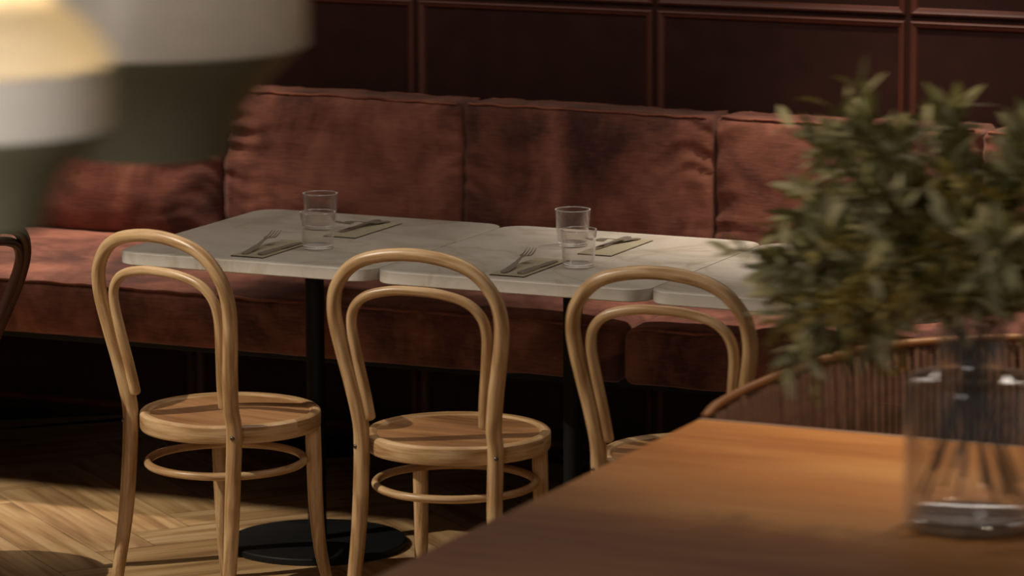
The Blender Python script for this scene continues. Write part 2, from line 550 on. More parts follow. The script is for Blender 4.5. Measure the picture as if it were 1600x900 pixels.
# ---------------------------------------------------------------- setting
WALL_Y = 1.544
def build_floor():
    bm = bmesh.new()
    uv = bm.loops.layers.uv.verify()
    tone = bm.loops.layers.float_color.new('tone')
    x0, x1, y0, y1 = -4.0, 6.5, -9.5, WALL_Y + 0.05
    w, n = 0.15, 5
    L = w * n
    A = math.radians(51)
    ca, sa = math.cos(A), math.sin(A)
    rnd = random.Random(3)
    def put(a0, b0, a1, b1, along_a):
        g = 0.0009
        a0 += g; b0 += g; a1 -= g; b1 -= g
        cs = [(a0, b0), (a1, b0), (a1, b1), (a0, b1)]
        W = [(x * ca - y * sa, x * sa + y * ca) for x, y in cs]
        mx = sum(p[0] for p in W) / 4; my = sum(p[1] for p in W) / 4
        if mx < x0 or mx > x1 or my < y0 or my > y1 - 0.02:
            return
        W = [(min(max(p[0], x0), x1), min(max(p[1], y0), y1)) for p in W]
        f = bm.faces.new([bm.verts.new((p[0], p[1], 0)) for p in W])
        t = rnd.uniform(0.90, 1.08)
        tt = (t, t * rnd.uniform(0.985, 1.01), t * rnd.uniform(0.95, 1.0), 1)
        ou, ov = rnd.uniform(0, 50), rnd.uniform(0, 50)
        for l, c in zip(f.loops, cs):
            u, v = (c[0], c[1]) if along_a else (c[1], c[0])
            l[uv].uv = (u + ou, v + ov)
            l[tone] = tt
    for m in range(-24, 24):
        for k in range(-150, 150):
            ox, oy = k * w + m * L, k * w - m * L
            cx, cy = (ox * ca - oy * sa), (ox * sa + oy * ca)
            if cx < x0 - 1.2 or cx > x1 + 1.2 or cy < y0 - 1.2 or cy > y1 + 1.2:
                continue
            put(ox, oy, ox + L, oy + w, True)
            put(ox - w, oy, ox, oy + L, False)
    f = bm.faces.new([bm.verts.new(p) for p in ((x0, y0, -0.002), (x1, y0, -0.002), (x1, y1, -0.002), (x0, y1, -0.002))])
    f.material_index = 1
    for l in f.loops: l[tone] = (1, 1, 1, 1)
    return tag(finish('floor', bm, [M['oak_floor'], M['gap']], smooth=False), kind='structure')
build_floor()

bm = bmesh.new(); box(bm, -4, 6.5, WALL_Y, WALL_Y + 0.15, -0.02, 3.5)
tag(finish('wall_back', bm, M['wall'], smooth=False), kind='structure')
bm = bmesh.new(); box(bm, -4.15, -4, -9.5, WALL_Y + 0.15, -0.02, 3.5)
tag(finish('wall_left', bm, M['wall'], smooth=False), kind='structure')
bm = bmesh.new(); box(bm, -4, 6.5, -9.5, WALL_Y + 0.15, 3.5, 3.6); box(bm, -4, 6.5, -1.484, WALL_Y, 2.4, 3.5)  # lower box is an unseen bulkhead, added to cut the spot beam
tag(finish('ceiling', bm, M['ceiling'], smooth=False), kind='structure')

# framed wall panels: mitred moulding frame per panel
def frame(bm, x0, x1, z0, z1, w=0.020, d=0.011):
    prof = [(0.0, 0.0), (0.002, d * 0.8), (0.006, d), (w * 0.55, d * 0.72), (w * 0.8, d * 0.55), (w, 0.0)]
    corners = [(x0, z0, 1, 1), (x1, z0, -1, 1), (x1, z1, -1, -1), (x0, z1, 1, -1)]
    rings = [[bm.verts.new((cx + sx * a, WALL_Y - h, cz + sz * a)) for a, h in prof] for cx, cz, sx, sz in corners]
    for i in range(4):
        a, b = rings[i], rings[(i + 1) % 4]
        for k in range(len(prof) - 1):
            bm.faces.new((a[k], b[k], b[k + 1], a[k + 1]))
    bmesh.ops.recalc_face_normals(bm, faces=bm.faces)
n_tr = 0
for row, (z0, z1) in enumerate(((0.02, 1.2005), (1.2135, 2.40))):
    for k in range(-3, 5):
        g0, g1 = 0.038 + 0.687 * k, 0.038 + 0.687 * (k + 1)
        bm = bmesh.new(); frame(bm, g0 + 0.0065, g1 - 0.0065, z0, z1)
        n_tr += 1
        tag(finish('trim_%d' % n_tr, bm, M['trim'], smooth=False), kind='structure')

# ---------------------------------------------------------------- banquette
def soft_box(sx, sy, sz, rad, step, bulge, seed, wr=0.006, axis='y'):
    """rounded, puffed box centred at the origin; returns bmesh"""
    bm = bmesh.new()
    h = Vector((sx / 2, sy / 2, sz / 2))
    def lines(half):
        n = max(4, int(2 * half / step))
        inner = [-(half - rad) + 2 * (half - rad) * i / n for i in range(n + 1)]
        e = [half - rad + rad * t for t in (0.35, 0.65, 0.85, 1.0)]
        return [-x for x in reversed(e)] + inner + e
    X, Y, Z = lines(h.x), lines(h.y), lines(h.z)
    def face(A, B, mk, flip):
        g = [[bm.verts.new(mk(a, b)) for b in B] for a in A]
        for i in range(len(A) - 1):
            for j in range(len(B) - 1):
                q = (g[i][j], g[i + 1][j], g[i + 1][j + 1], g[i][j + 1])
                bm.faces.new(tuple(reversed(q)) if flip else q)
    face(X, Z, lambda a, b: (a, -h.y, b), False)
    face(X, Z, lambda a, b: (a, h.y, b), True)
    face(X, Y, lambda a, b: (a, b, h.z), False)
    face(X, Y, lambda a, b: (a, b, -h.z), True)
    face(Y, Z, lambda a, b: (h.x, a, b), False)
    face(Y, Z, lambda a, b: (-h.x, a, b), True)
    bmesh.ops.remove_doubles(bm, verts=bm.verts, dist=1e-5)
    so = Vector((seed * 3.7, seed * 1.3, seed * 2.1))
    for v in bm.verts:
        v.co = soft_map(v.co, h, rad, bulge, so, wr, axis)
    bmesh.ops.recalc_face_normals(bm, faces=bm.faces)
    return bm

def soft_map(co, h, rad, bulge, so, wr, axis):
    inn = Vector([max(-(h[i] - rad), min(h[i] - rad, co[i])) for i in range(3)])
    d = co - inn
    if d.length > 1e-7:
        # spread the cube corner over the sphere octant
        d = d.normalized()
    p = inn + d * rad
    u = p.x / h.x; v = p.y / h.y; w = p.z / h.z
    if axis == 'y':
        f = (1 - min(1, abs(u)) ** 4) * (1 - min(1, abs(w)) ** 4)
        p.y += (bulge * f) * (-1 if v < 0 else 0.2) * min(1, abs(v) * 1.4)
        edge = math.exp(-(h.x - abs(p.x)) / 0.07)
        q = Vector((p.x * 3.0, 0, p.z * 21 + 2.2 * noise.noise(Vector((p.x * 7, 0, p.z * 3)) + so))) + so
        fold = abs(noise.noise(q)) * 2
        top = math.exp(-(h.z - p.z) / 0.10)
        q2 = Vector((p.x * 17 + p.z * 6, 0, p.z * 2.2)) + so * 2
        p.y += wr * 2.6 * edge * (fold - 0.3) + wr * 0.9 * top * (abs(noise.noise(q2)) * 2 - 0.3)
        p.y += wr * 1.3 * noise.noise(Vector((p.x * 4.5, 0, p.z * 4.5)) + so) + wr * 0.35 * noise.noise(Vector((p.x * 14, 0, p.z * 20)) + so)
        p.z += 0.006 * noise.noise(Vector((p.x * 3.2, 1.0, 0)) + so) * max(0, w) + 0.0025 * noise.noise(Vector((p.x * 22, 1.0, 0)) + so) * max(0, w)
    else:
        f = (1 - min(1, abs(u)) ** 8) * (1 - min(1, abs(v)) ** 3)
        if w > 0:
            p.z += bulge * f
        if v < 0:
            p.y -= bulge * 0.35 * (1 - min(1, abs(w)) ** 2)
        p.z += wr * noise.noise(Vector((p.x * 3.5, p.y * 6, p.z)) + so) + wr * 0.5 * noise.noise(Vector((p.x * 12, p.y * 16, p.z * 5)) + so)
        p.y += wr * 0.8 * noise.noise(Vector((p.x * 8, p.y * 4, p.z * 13)) + so)
        p.z += -0.006 * math.exp(-(h.x - abs(p.x)) / 0.03) * max(0, w)
    return p

def seam_tube(bm, pts, r):
    tube(bm, [(p.x, p.y, p.z, r) for p in pts], 6)

def cushion_piping(sx, sy, sz, rad, bulge, seed, wr, axis, which):
    h = Vector((sx / 2, sy / 2, sz / 2))
    so = Vector((seed * 3.7, seed * 1.3, seed * 2.1))
    bm = bmesh.new()
    n = int(sx / 0.008)
    def loop(ysign, zc):
        out = []
        for i in range(n + 1):
            x = -h.x + rad * 0.6 + (sx - 1.2 * rad) * i / n
            c = Vector((x, ysign * h.y, zc * h.z))
            p = soft_map(c, h, rad, bulge, so, wr, axis)
            wob = 0.0038 * noise.noise(Vector((x * 16, seed * 2.0, ysign))) + 0.0015 * noise.noise(Vector((x * 60, seed * 2.0, ysign)))
            p += Vector((0, ysign * 0.0025, zc * 0.0025 + wob))
            out.append(p)
        return out
    for (ys, zc) in which:
        seam_tube(bm, loop(ys, zc), 0.0036)
    return bm

# bench carcass cantilevered off the wall
bm = bmesh.new()
box(bm, -1.86, 3.07, 0.72, WALL_Y - 0.012, 0.375, 0.402, 0.003)
bc = finish('bench_base', bm, M['black'], smooth=False)
tag(bc, 'dark floating bench board under the long rust seat cushions', 'bench')
for x in (-1.5, -0.4, 0.6, 1.7, 2.8):
    bm = bmesh.new()
    box(bm, x - 0.02, x + 0.02, 1.05, WALL_Y - 0.012, 0.30, 0.375, 0.002)
    finish('wall_bracket', bm, M['black'], bc, smooth=False)

SEATS = [(-1.865, 1.02), (1.03, 3.075)]
seat_labels = ['long rust suede seat cushion behind the first two chairs, sunlit at its left end',
               'rust suede seat cushion right of the front seam, behind the third chair and the plant']
for i, (a, b) in enumerate(SEATS):
    sx, sy, sz = b - a, 1.385 - 0.625, 0.140
    cx, cy, cz = (a + b) / 2, (0.625 + 1.385) / 2, 0.403 + 0.07
    bmx = soft_box(sx, sy, sz, 0.022, 0.016, 0.022, i + 6, 0.005, 'z')
    o = finish('seat_cushion', bmx, M['suede'])
    o.location = (cx, cy, cz)
    tag(o, seat_labels[i], 'cushion', 'seat cushions of the banquette')
    pb = cushion_piping(sx, sy, sz, 0.022, 0.022, i + 6, 0.005, 'z', [(-1, 1)])
    finish('piping', pb, M['piping'], o)

back_labels = ['rust back cushion at far left, mostly hidden behind the pendant lamps',
               'rust back cushion under the lamps, left of the tall cushion behind the first table',
               'dark mottled rust back cushion behind the first table, its top left corner by the lamp',
               'rust back cushion in the middle, behind the seam between the first two tables',
               'rust back cushion with slanting folds, left part showing beside the leafy branches',
               'rust back cushion behind the right side of the bouquet',
               'rust back cushion beyond the right side of the bouquet']
for k in range(-3, 4):
    a, b = 0.255 + 0.706 * k, 0.255 + 0.706 * (k + 1) - 0.007
    sx, sy, sz = b - a, 0.150, 0.41
    i = k + 3
    bmx = soft_box(sx, sy, sz, 0.020, 0.0115, 0.022, i + 1, 0.0065, 'y')
    o = finish('back_cushion', bmx, M['suede'])
    o.location = ((a + b) / 2, 1.362 + 0.075, 0.545 + sz / 2)
    o.rotation_euler = (math.radians(-1.5), 0, math.radians((0.5, -0.4, 0.3, -0.3, 0.4, -0.2, 0.2)[i]))
    tag(o, back_labels[i], 'cushion', 'back cushions of the banquette')
    pb = cushion_piping(sx, sy, sz, 0.020, 0.022, i + 1, 0.0065, 'y', [(-1, 1), (1, 1)])
    finish('piping', pb, M['piping'], o)

# ---------------------------------------------------------------- cafe tables
TW, TD, TH, TT = 0.67345, 0.74378, 0.75, 0.0282
def make_table():
    root = empty('cafe_table', (0, 0, 0))
    bm = bmesh.new()
    rounded_slab(bm, -TW / 2 + 0.0016, TW / 2 - 0.0016, -TD / 2, TD / 2, TH - TT, TH, 0.058)
    finish('tabletop', bm, M['stone'], root, auto=30)
    bm = bmesh.new()
    lathe(bm, [(0.0, 0.018), (0.0225, 0.018), (0.0225, TH - TT - 0.008), (0.0, TH - TT - 0.008)], 32)
    finish('pole', bm, M['black'], root, auto=30)
    bm = bmesh.new()
    lathe(bm, [(0.0, 0.0), (0.213, 0.0), (0.215, 0.003), (0.215, 0.014), (0.213, 0.0165), (0.205, 0.018), (0.0, 0.018)], 72)
    finish('base_disc', bm, M['black'], root, auto=30)
    bm = bmesh.new()
    box(bm, -0.11, 0.11, -0.11, 0.11, TH - TT - 0.008, TH - TT, 0.001)
    finish('mounting_plate', bm, M['black'], root, smooth=False)
    return root

def copy_tree(o, parent=None):
    c = o.copy()
    COL.objects.link(c)
    c.parent = parent
    for ch in list(o.children):
        copy_tree(ch, c)
    return c

tab = make_table()
tlabels = ['square stone topped cafe table at the left end of the row',
           'middle of the three stone topped cafe tables, between two seams',
           'stone topped cafe table at the right of the row, half behind the leafy branches']
tables = []
for i in range(3):
    o = tab if i == 0 else copy_tree(tab)
    o.location = (TW * (i + 0.5), TD / 2, 0)
    tag(o, tlabels[i], 'table', 'cafe tables in a row')
    tables.append(o)

# ---------------------------------------------------------------- bentwood chairs
ZS = 0.445
LEAN = 0.18
PROF = [(.160, .44), (.160, .49), (.171, .565), (.178, .60), (.187, .645), (.195, .69), (.198, .73), (.1925, .77), (.178, .80), (.152, .83), (.118, .85), (.075, .862), (.03, .868)]
INNER = [(.136, .492), (.143, .555), (.155, .64), (.160, .70), (.150, .74), (.118, .769), (.06, .784)]
def by0(z): return -0.158 - LEAN * (z - 0.44) if z > 0.44 else -0.158 - (0.44 - z) * 0.05
def make_chair(mat, seatmat, lean=LEAN, inner_up=0.0):
    def by(z): return by0(z) - (lean - LEAN) * max(0, z - 0.44)
    root = empty('bentwood_chair', (0, 0, 0))
    def rr(z): return 0.0178 - 0.0032 * max(0, (z - 0.55) / 0.32)
    low = [(.176, -.206, .006, .0122), (.170, -.192, .10, .0148), (.163, -.174, .22, .0168), (.160, -.163, .34, .0175)]
    left = [(-x, y, z, r) for x, y, z, r in low] + [(-x, by(z), z, rr(z)) for x, z in PROF]
    right = [(-p[0], p[1], p[2], p[3]) for p in reversed(left)]
    bm = bmesh.new()
    spline_tube(bm, left + [(0, by(.869), .869, rr(.869))] + right, 5, 16)
    finish('outer_back_hoop', bm, mat, root, auto=50)
    bm = bmesh.new()
    ri_ = lambda z: 0.0126 - 0.0020 * max(0, (z - 0.6) / 0.2)
    l2 = [(-x * (1 + inner_up), by(z + inner_up * max(0, z - 0.49)) + 0.002, z + inner_up * max(0, z - 0.49), ri_(z)) for x, z in INNER]
    r2 = [(x, y, z, r) for x, y, z, r in [(-p[0], p[1], p[2], p[3]) for p in reversed(l2)]]
    spline_tube(bm, l2 + [(0, by(.787 + inner_up * 0.297) + 0.002, .787 + inner_up * 0.297, ri_(.787))] + r2, 6, 14)
    finish('inner_back_hoop', bm, mat, root, auto=50)
    bm = bmesh.new()
    lathe(bm, [(0.176, ZS - 0.012), (0.180, ZS - 0.006), (0.186, ZS - 0.0015), (0.192, ZS), (0.2000, ZS - 0.001), (0.2045, ZS - 0.005), (0.2055, ZS - 0.012), (0.2050, ZS - 0.036), (0.2025, ZS - 0.041), (0.172, ZS - 0.041), (0.172, ZS - 0.012)], 72)
    ring = finish('seat_ring', bm, mat, root, auto=40)
    bm = bmesh.new()
    lathe(bm, [(0.0, ZS - 0.0105), (0.09, ZS - 0.0100), (0.15, ZS - 0.0085), (0.174, ZS - 0.0070), (0.180, ZS - 0.0062), (0.180, ZS - 0.014), (0.0, ZS - 0.016)], 72, uvmode='flat')
    finish('seat_panel', bm, seatmat, root, auto=40)
    for s in (-1, 1):
        bm = bmesh.new()
        spline_tube(bm, [(s * .146, .116, ZS - .041, .0182), (s * .147, .118, .33, .0180), (s * .148, .122, .22, .0168), (s * .153, .131, .11, .0148), (s * .166, .152, .006, .0120)], 6, 16)
        finish('leg', bm, mat, root, auto=50)
    bm = bmesh.new()
    spline_tube(bm, [(0.176 * math.cos(2 * PI * k / 24), -0.016 + 0.178 * math.sin(2 * PI * k / 24), 0.328, 0.0092) for k in range(24)], 3, 12, closed=True)
    finish('stretcher_ring', bm, mat, root)
    for s in (-1, 1):
        bm = bmesh.new()
        d = Vector((s * 0.50, -0.86, 0)).normalized()
        p = Vector((s * 0.160, by(0.425), 0.425)) + d * 0.0168
        lathe(bm, [(0, 0.0035), (0.003, 0.0030), (0.0048, 0.0015), (0.0052, 0.0), (0.0052, -0.002), (0, -0.002)], 16)
        Mx = Matrix.Translation(p) @ d.to_track_quat('Z', 'Y').to_matrix().to_4x4()
        bmesh.ops.transform(bm, matrix=Mx, verts=bm.verts)
        finish('bolt', bm, M['bolt'], root)
    return root

ch = make_chair(M['beech'], M['beech_seat'])
clabels = ['pale bentwood chair at the left end of the first table, turned slightly to the right',
           'pale bentwood chair in the middle, in front of the seam between the first two tables',
           'pale bentwood chair on the right, lower half hidden by the wooden table']
for i, (x, y, rot) in enumerate(((0.408, -0.183, 14.5), (0.978, -0.180, -1.2), (1.545, -0.184, -1.7))):
    o = ch if i == 0 else copy_tree(ch)
    o.location = (x, y, 0)
    o.rotation_euler = (0, 0, math.radians(-rot))
    tag(o, clabels[i], 'chair', 'pale bentwood chairs along the cafe tables')
dk = make_chair(M['dark_bent'], M['dark_bent'], 0.42, 0.16)
dk.location = (-0.372, -0.46, 0)
dk.rotation_euler = (0, 0, math.radians(88))
tag(dk, 'dark brown bentwood chair at the far left, only its back hoop in view', 'chair')

# ---------------------------------------------------------------- table settings
def make_tumbler():
    root = None
    bm = bmesh.new()
    prof = [(0.0, 0.0), (0.033, 0.0), (0.0358, 0.0015), (0.0368, 0.005), (0.0376, 0.02), (0.0415, 0.0845), (0.0412, 0.0860), (0.0400, 0.0860), (0.0393, 0.0845), (0.0352, 0.014), (0.0330, 0.0095), (0.0, 0.0085)]
    lathe(bm, prof, 56)
    t = finish('tumbler', bm, M['glass'], auto=50)
    bm = bmesh.new()
    tube(bm, [(0.0406 * math.cos(2 * PI * k / 48), 0.0406 * math.sin(2 * PI * k / 48), 0.0862, 0.0011) for k in range(48)], 8, closed=True)  # brighter ring paints the highlight along the tumbler's lip
    finish('rim', bm, M['glass_rim'], t)
    bm = bmesh.new()
    lathe(bm, [(0.0, 0.0012), (0.0335, 0.0012), (0.0352, 0.003), (0.0355, 0.006), (0.034, 0.0080), (0.0, 0.0080)], 40)
    finish('thick_base', bm, M['glass_rim'], t, auto=50)
    return t
tb = make_tumbler()
TB = [(0.284, 0.508, 'clear empty tumbler at the back of the first table, further from the chairs'),
      (0.417, 0.238, 'clear empty tumbler at the front of the first table, nearest the left place setting'),
      (0.948, 0.512, 'clear empty tumbler at the back of the middle table'),
      (1.083, 0.240, 'clear empty tumbler at the front of the middle table, overlapping the one behind'),
      (1.605, 0.512, 'clear tumbler on the right table, glimpsed through the leaves')]
for i, (x, y, lb) in enumerate(TB):
    o = tb if i == 0 else copy_tree(tb)
    o.location = (x, y, TH)
    tag(o, lb, 'glass', 'tumblers on the cafe tables')

def make_napkin():
    root = empty('napkin', (0, 0, 0))
    bm = bmesh.new(); box(bm, -0.0420, 0.0420, -0.125, 0.125, 0.0014, 0.0030, 0.0004)
    finish('linen_top', bm, M['linen'], root, smooth=False)
    bm = bmesh.new(); box(bm, -0.0428, 0.0428, -0.1258, 0.1258, 0.0, 0.0014, 0.0003)  # dark sheet paints the shadow along the napkin's underside edge
    finish('dark_backing', bm, M['napkin_under'], root, smooth=False)
    return root

def strip(bm, stations, thick=0.0018):
    """stations: (y, z, halfwidth, dish)"""
    uv = bm.loops.layers.uv.verify()
    rows = []
    for (y, z, w, dish) in stations:
        top = [bm.verts.new((w * t, y, z + dish * (t * t))) for t in (-1, -0.5, 0, 0.5, 1)]
        bot = [bm.verts.new((w * t * 0.96, y, z + dish * (t * t) - thick)) for t in (-1, -0.5, 0, 0.5, 1)]
        rows.append((top, bot))
    for (t0, b0), (t1, b1) in zip(rows[:-1], rows[1:]):
        for k in range(4):
            bm.faces.new((t0[k], t0[k + 1], t1[k + 1], t1[k]))
            bm.faces.new((b0[k + 1], b0[k], b1[k], b1[k + 1]))
        bm.faces.new((t0[0], t1[0], b1[0], b0[0]))
        bm.faces.new((t0[4], b0[4], b1[4], t1[4]))
    for (t, b) in (rows[0], rows[-1]):
        bm.faces.new(t + list(reversed(b)))

def make_fork():
    bm = bmesh.new()
    strip(bm, [(0.0, 0.0025, 0.0045, 0), (0.006, 0.0025, 0.0085, 0), (0.05, 0.003, 0.0085, 0), (0.09, 0.006, 0.0050, 0), (0.12, 0.0105, 0.0030, 0),
               (0.136, 0.0115, 0.0040, 0), (0.143, 0.0105, 0.0110, 0.001), (0.152, 0.0085, 0.0130, 0.0015), (0.160, 0.0080, 0.0130, 0.001)])
    for t in (-1, -0.34, 0.34, 1):
        x = t * 0.0112
        vs = [(0.158, 0.0085), (0.172, 0.0095), (0.186, 0.0125), (0.200, 0.0175)]
        tube(bm, [(x, y, z - 0.0008, 0.0016 if i < 3 else 0.0008) for i, (y, z) in enumerate(vs)], 6)
    bmesh.ops.recalc_face_normals(bm, faces=bm.faces)
    return finish('fork', bm, M['steel'], auto=40)

def make_knife():
    bm = bmesh.new()
    strip(bm, [(0.0, 0.0045, 0.0060, 0), (0.004, 0.0045, 0.0085, 0), (0.05, 0.0045, 0.0085, 0), (0.088, 0.0045, 0.0068, 0), (0.094, 0.004, 0.0060, 0)], 0.0040)
    hd = finish('knife', bm, M['steel'], auto=40)
    bm = bmesh.new()
    strip(bm, [(0.092, 0.0036, 0.0060, 0), (0.10, 0.0034, 0.0082, 0), (0.16, 0.0030, 0.0085, 0), (0.185, 0.0026, 0.0070, 0), (0.197, 0.0022, 0.0030, 0)], 0.0014)
    finish('blade', bm, M['steel'], hd, auto=40)
    return hd
nk, fk, kn = make_napkin(), make_fork(), make_knife()
first = True
for ti, tname in enumerate(('first', 'middle', 'right')):
    x0 = TW * ti
    sets = [('near', 0.3270, 0.180), ('far', 0.3905, 0.525)]
    for side, nx, ny in sets:
        if first:
            n_, f_, k_ = nk, fk, kn
            first = False
        else:
            n_ = copy_tree(nk); f_ = copy_tree(fk); k_ = copy_tree(kn)
        n_.location = (x0 + nx - (0 if ti == 0 else 0.012), ny, TH)
        bx, zz = n_.location.x, TH + 0.0031
        if side == 'near':
            f_.location = (bx - 0.018, 0.075, zz)
            f_.rotation_euler = (0.055, 0, math.radians(5.5))
            k_.location = (bx + 0.022, 0.078, zz)
            k_.rotation_euler = (0, 0, math.radians(-1.0))
        else:
            f_.location = (bx + 0.008, 0.648, zz)
            f_.rotation_euler = (0.055, 0, math.radians(180 - 13))
            k_.location = (bx - 0.020, 0.650, zz)
            k_.rotation_euler = (0, 0, math.radians(180 - 1.5))
        where = {'near': 'chair side', 'far': 'bench side'}[side]
        tw = {'first': 'left', 'middle': 'middle', 'right': 'right'}[tname]
        tag(n_, 'narrow cream napkin with dark edge on the %s of the %s table' % (where, tw), 'napkin', 'napkins at the place settings')
        tag(f_, 'steel fork with raised tines on the %s napkin of the %s table' % (where, tw), 'fork', 'forks at the place settings')
        tag(k_, 'steel knife on the %s napkin of the %s table' % (where, tw), 'knife', 'knives at the place settings')

# ---------------------------------------------------------------- foreground wooden table
WX0, WX1, WY0, WY1 = 1.985, 3.75, -3.1, -1.246
wt = empty('wooden_table', ((WX0 + WX1) / 2, (WY0 + WY1) / 2, 0))
tag(wt, 'large orange brown wooden table in the right foreground carrying the glass vase', 'table')
cx, cy = wt.location.x, wt.location.y
bm = bmesh.new()
box(bm, WX0 - cx, WX1 - cx, WY0 - cy, WY1 - cy - 0.004, 0.718, 0.75, 0.002, uvs='xy')
finish('tabletop', bm, M['oak_table'], wt, smooth=False)
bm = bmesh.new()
box(bm, WX0 - cx, WX1 - cx, WY1 - cy - 0.004, WY1 - cy + 0.006, 0.717, 0.7515, 0.002)  # pale strip paints the highlight of the rounded back edge
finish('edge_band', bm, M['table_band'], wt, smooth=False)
bm = bmesh.new()
box(bm, WX0 - cx + 0.08, WX1 - cx - 0.08, WY0 - cy + 0.08, WY0 - cy + 0.10, 0.63, 0.718)
box(bm, WX0 - cx + 0.08, WX1 - cx - 0.08, WY1 - cy - 0.10, WY1 - cy - 0.08, 0.63, 0.718)
box(bm, WX0 - cx + 0.08, WX0 - cx + 0.10, WY0 - cy + 0.10, WY1 - cy - 0.10, 0.63, 0.718)
box(bm, WX1 - cx - 0.10, WX1 - cx - 0.08, WY0 - cy + 0.10, WY1 - cy - 0.10, 0.63, 0.718)
finish('apron', bm, M['oak_table'], wt, smooth=False)
for sx in (-1, 1):
    for sy in (-1, 1):
        bm = bmesh.new()
        lx, ly = sx * ((WX1 - WX0) / 2 - 0.07), sy * ((WY1 - WY0) / 2 - 0.07)
        box(bm, lx - 0.03, lx + 0.03, ly - 0.03, ly + 0.03, 0, 0.718, 0.003, uvs='z')
        finish('leg', bm, M['oak_table'], wt, smooth=False)

# ---------------------------------------------------------------- curved corded settee behind the wooden table
st = empty('corded_settee', (2.75, -1.2, 0))
tag(st, 'curved settee with wooden top rail and brown vertical cords behind the wooden table', 'settee')
RIM = [(180, .764), (170, .774), (160, .789), (150, .809), (140, .827), (130, .834), (120, .839), (110, .843), (100, .848), (90, .852), (80, .848), (70, .843), (60, .839), (50, .834), (40, .827), (30, .809), (20, .789), (10, .774), (0, .764)]
def rimpt(th, a=0.757, b=0.55):
    t = math.radians(th)
    z = 0
    for (t0, z0), (t1, z1) in zip(RIM[:-1], RIM[1:]):
        if t1 <= th <= t0:
            z = z0 + (z1 - z0) * (t0 - th) / (t0 - t1)
    return Vector((a * math.cos(t), 0.02 + b * math.sin(t), z))
bm = bmesh.new()
spline_tube(bm, [(-0.761, -0.024, .752, .0070)] + [tuple(rimpt(t)) + (0.0085,) for t, z in RIM] + [(0.761, -0.024, .752, .0095)], 6, 12)
finish('top_rail', bm, M['rail_wood'], st)
bm = bmesh.new()
spline_tube(bm, [(rimpt(t).x * 0.97, rimpt(t).y * 0.97, 0.37, 0.012) for t, z in RIM], 5, 10)
finish('seat_rail', bm, M['rail_wood'], st)
bm = bmesh.new()
rnd = random.Random(11)
nC = 150
for k in range(nC + 1):
    th = 180 - 180 * k / nC
    p = rimpt(th)
    r = 0.0052 * rnd.uniform(0.8, 1.15)
    jx = rnd.uniform(-0.003, 0.003)
    tube(bm, [(p.x + jx, p.y, p.z - 0.004, r), (p.x * 0.985, p.y * 0.985, 0.57, r), (p.x * 0.97, p.y * 0.97, 0.37, r)], 6)
tag(finish('cord_weave', bm, M['cord'], st), kind='stuff')
bm = bmesh.new()
pts = [rimpt(t) * 0.95 for t in range(180, -1, -10)]
ring_t = [bm.verts.new((p.x, p.y, 0.44)) for p in pts]
ring_b = [bm.verts.new((p.x, p.y, 0.365)) for p in pts]
bm.faces.new(ring_t); bm.faces.new(list(reversed(ring_b)))
for k in range(len(pts)):
    k2 = (k + 1) % len(pts)
    bm.faces.new((ring_t[k], ring_t[k2], ring_b[k2], ring_b[k]))
bmesh.ops.recalc_face_normals(bm, faces=bm.faces)
bmesh.ops.bevel(bm, geom=[e for e in bm.edges if abs(e.verts[0].co.z - e.verts[1].co.z) < 1e-5], offset=0.015, segments=3, affect='EDGES')
finish('seat', bm, M['suede'], st, auto=40)
for (x, y) in ((-0.60, 0.06), (0.60, 0.06), (-0.38, 0.42), (0.38, 0.42)):
    bm = bmesh.new()
    spline_tube(bm, [(x, y, 0.365, 0.017), (x * 1.02, y, 0.18, 0.015), (x * 1.05, y * 1.04, 0.006, 0.011)], 4, 12)
    finish('leg', bm, M['rail_wood'], st)

# ---------------------------------------------------------------- vase with leafy branches
VX, VY, VZ = 2.723, -1.881, 0.75
vs = empty('glass_vase', (VX, VY, VZ))
tag(vs, 'clear cylindrical glass vase with narrow neck standing on the wooden table', 'vase')
bm = bmesh.new()
outer = [(0.0, 0.0), (0.100, 0.0), (0.107, 0.004), (0.1085, 0.012), (0.1085, 0.238), (0.107, 0.245), (0.101, 0.251), (0.085, 0.255), (0.066, 0.258), (0.058, 0.264), (0.056, 0.28), (0.056, 0.345), (0.058, 0.352)]
inner = [(0.0555, 0.352), (0.0535, 0.345), (0.0535, 0.28), (0.055, 0.262), (0.064, 0.2545), (0.085, 0.2515), (0.099, 0.247), (0.1045, 0.240), (0.1055, 0.232), (0.1055, 0.026), (0.100, 0.022), (0.0, 0.020)]
lathe(bm, outer + inner, 64)
finish('vase_body', bm, M['vase'], vs, auto=50)
bm = bmesh.new()
lathe(bm, [(0.0, 0.003), (0.098, 0.003), (0.103, 0.007), (0.1035, 0.016), (0.098, 0.0195), (0.0, 0.0195)], 56)
finish('thick_base', bm, M['vase_base'], vs, auto=50)

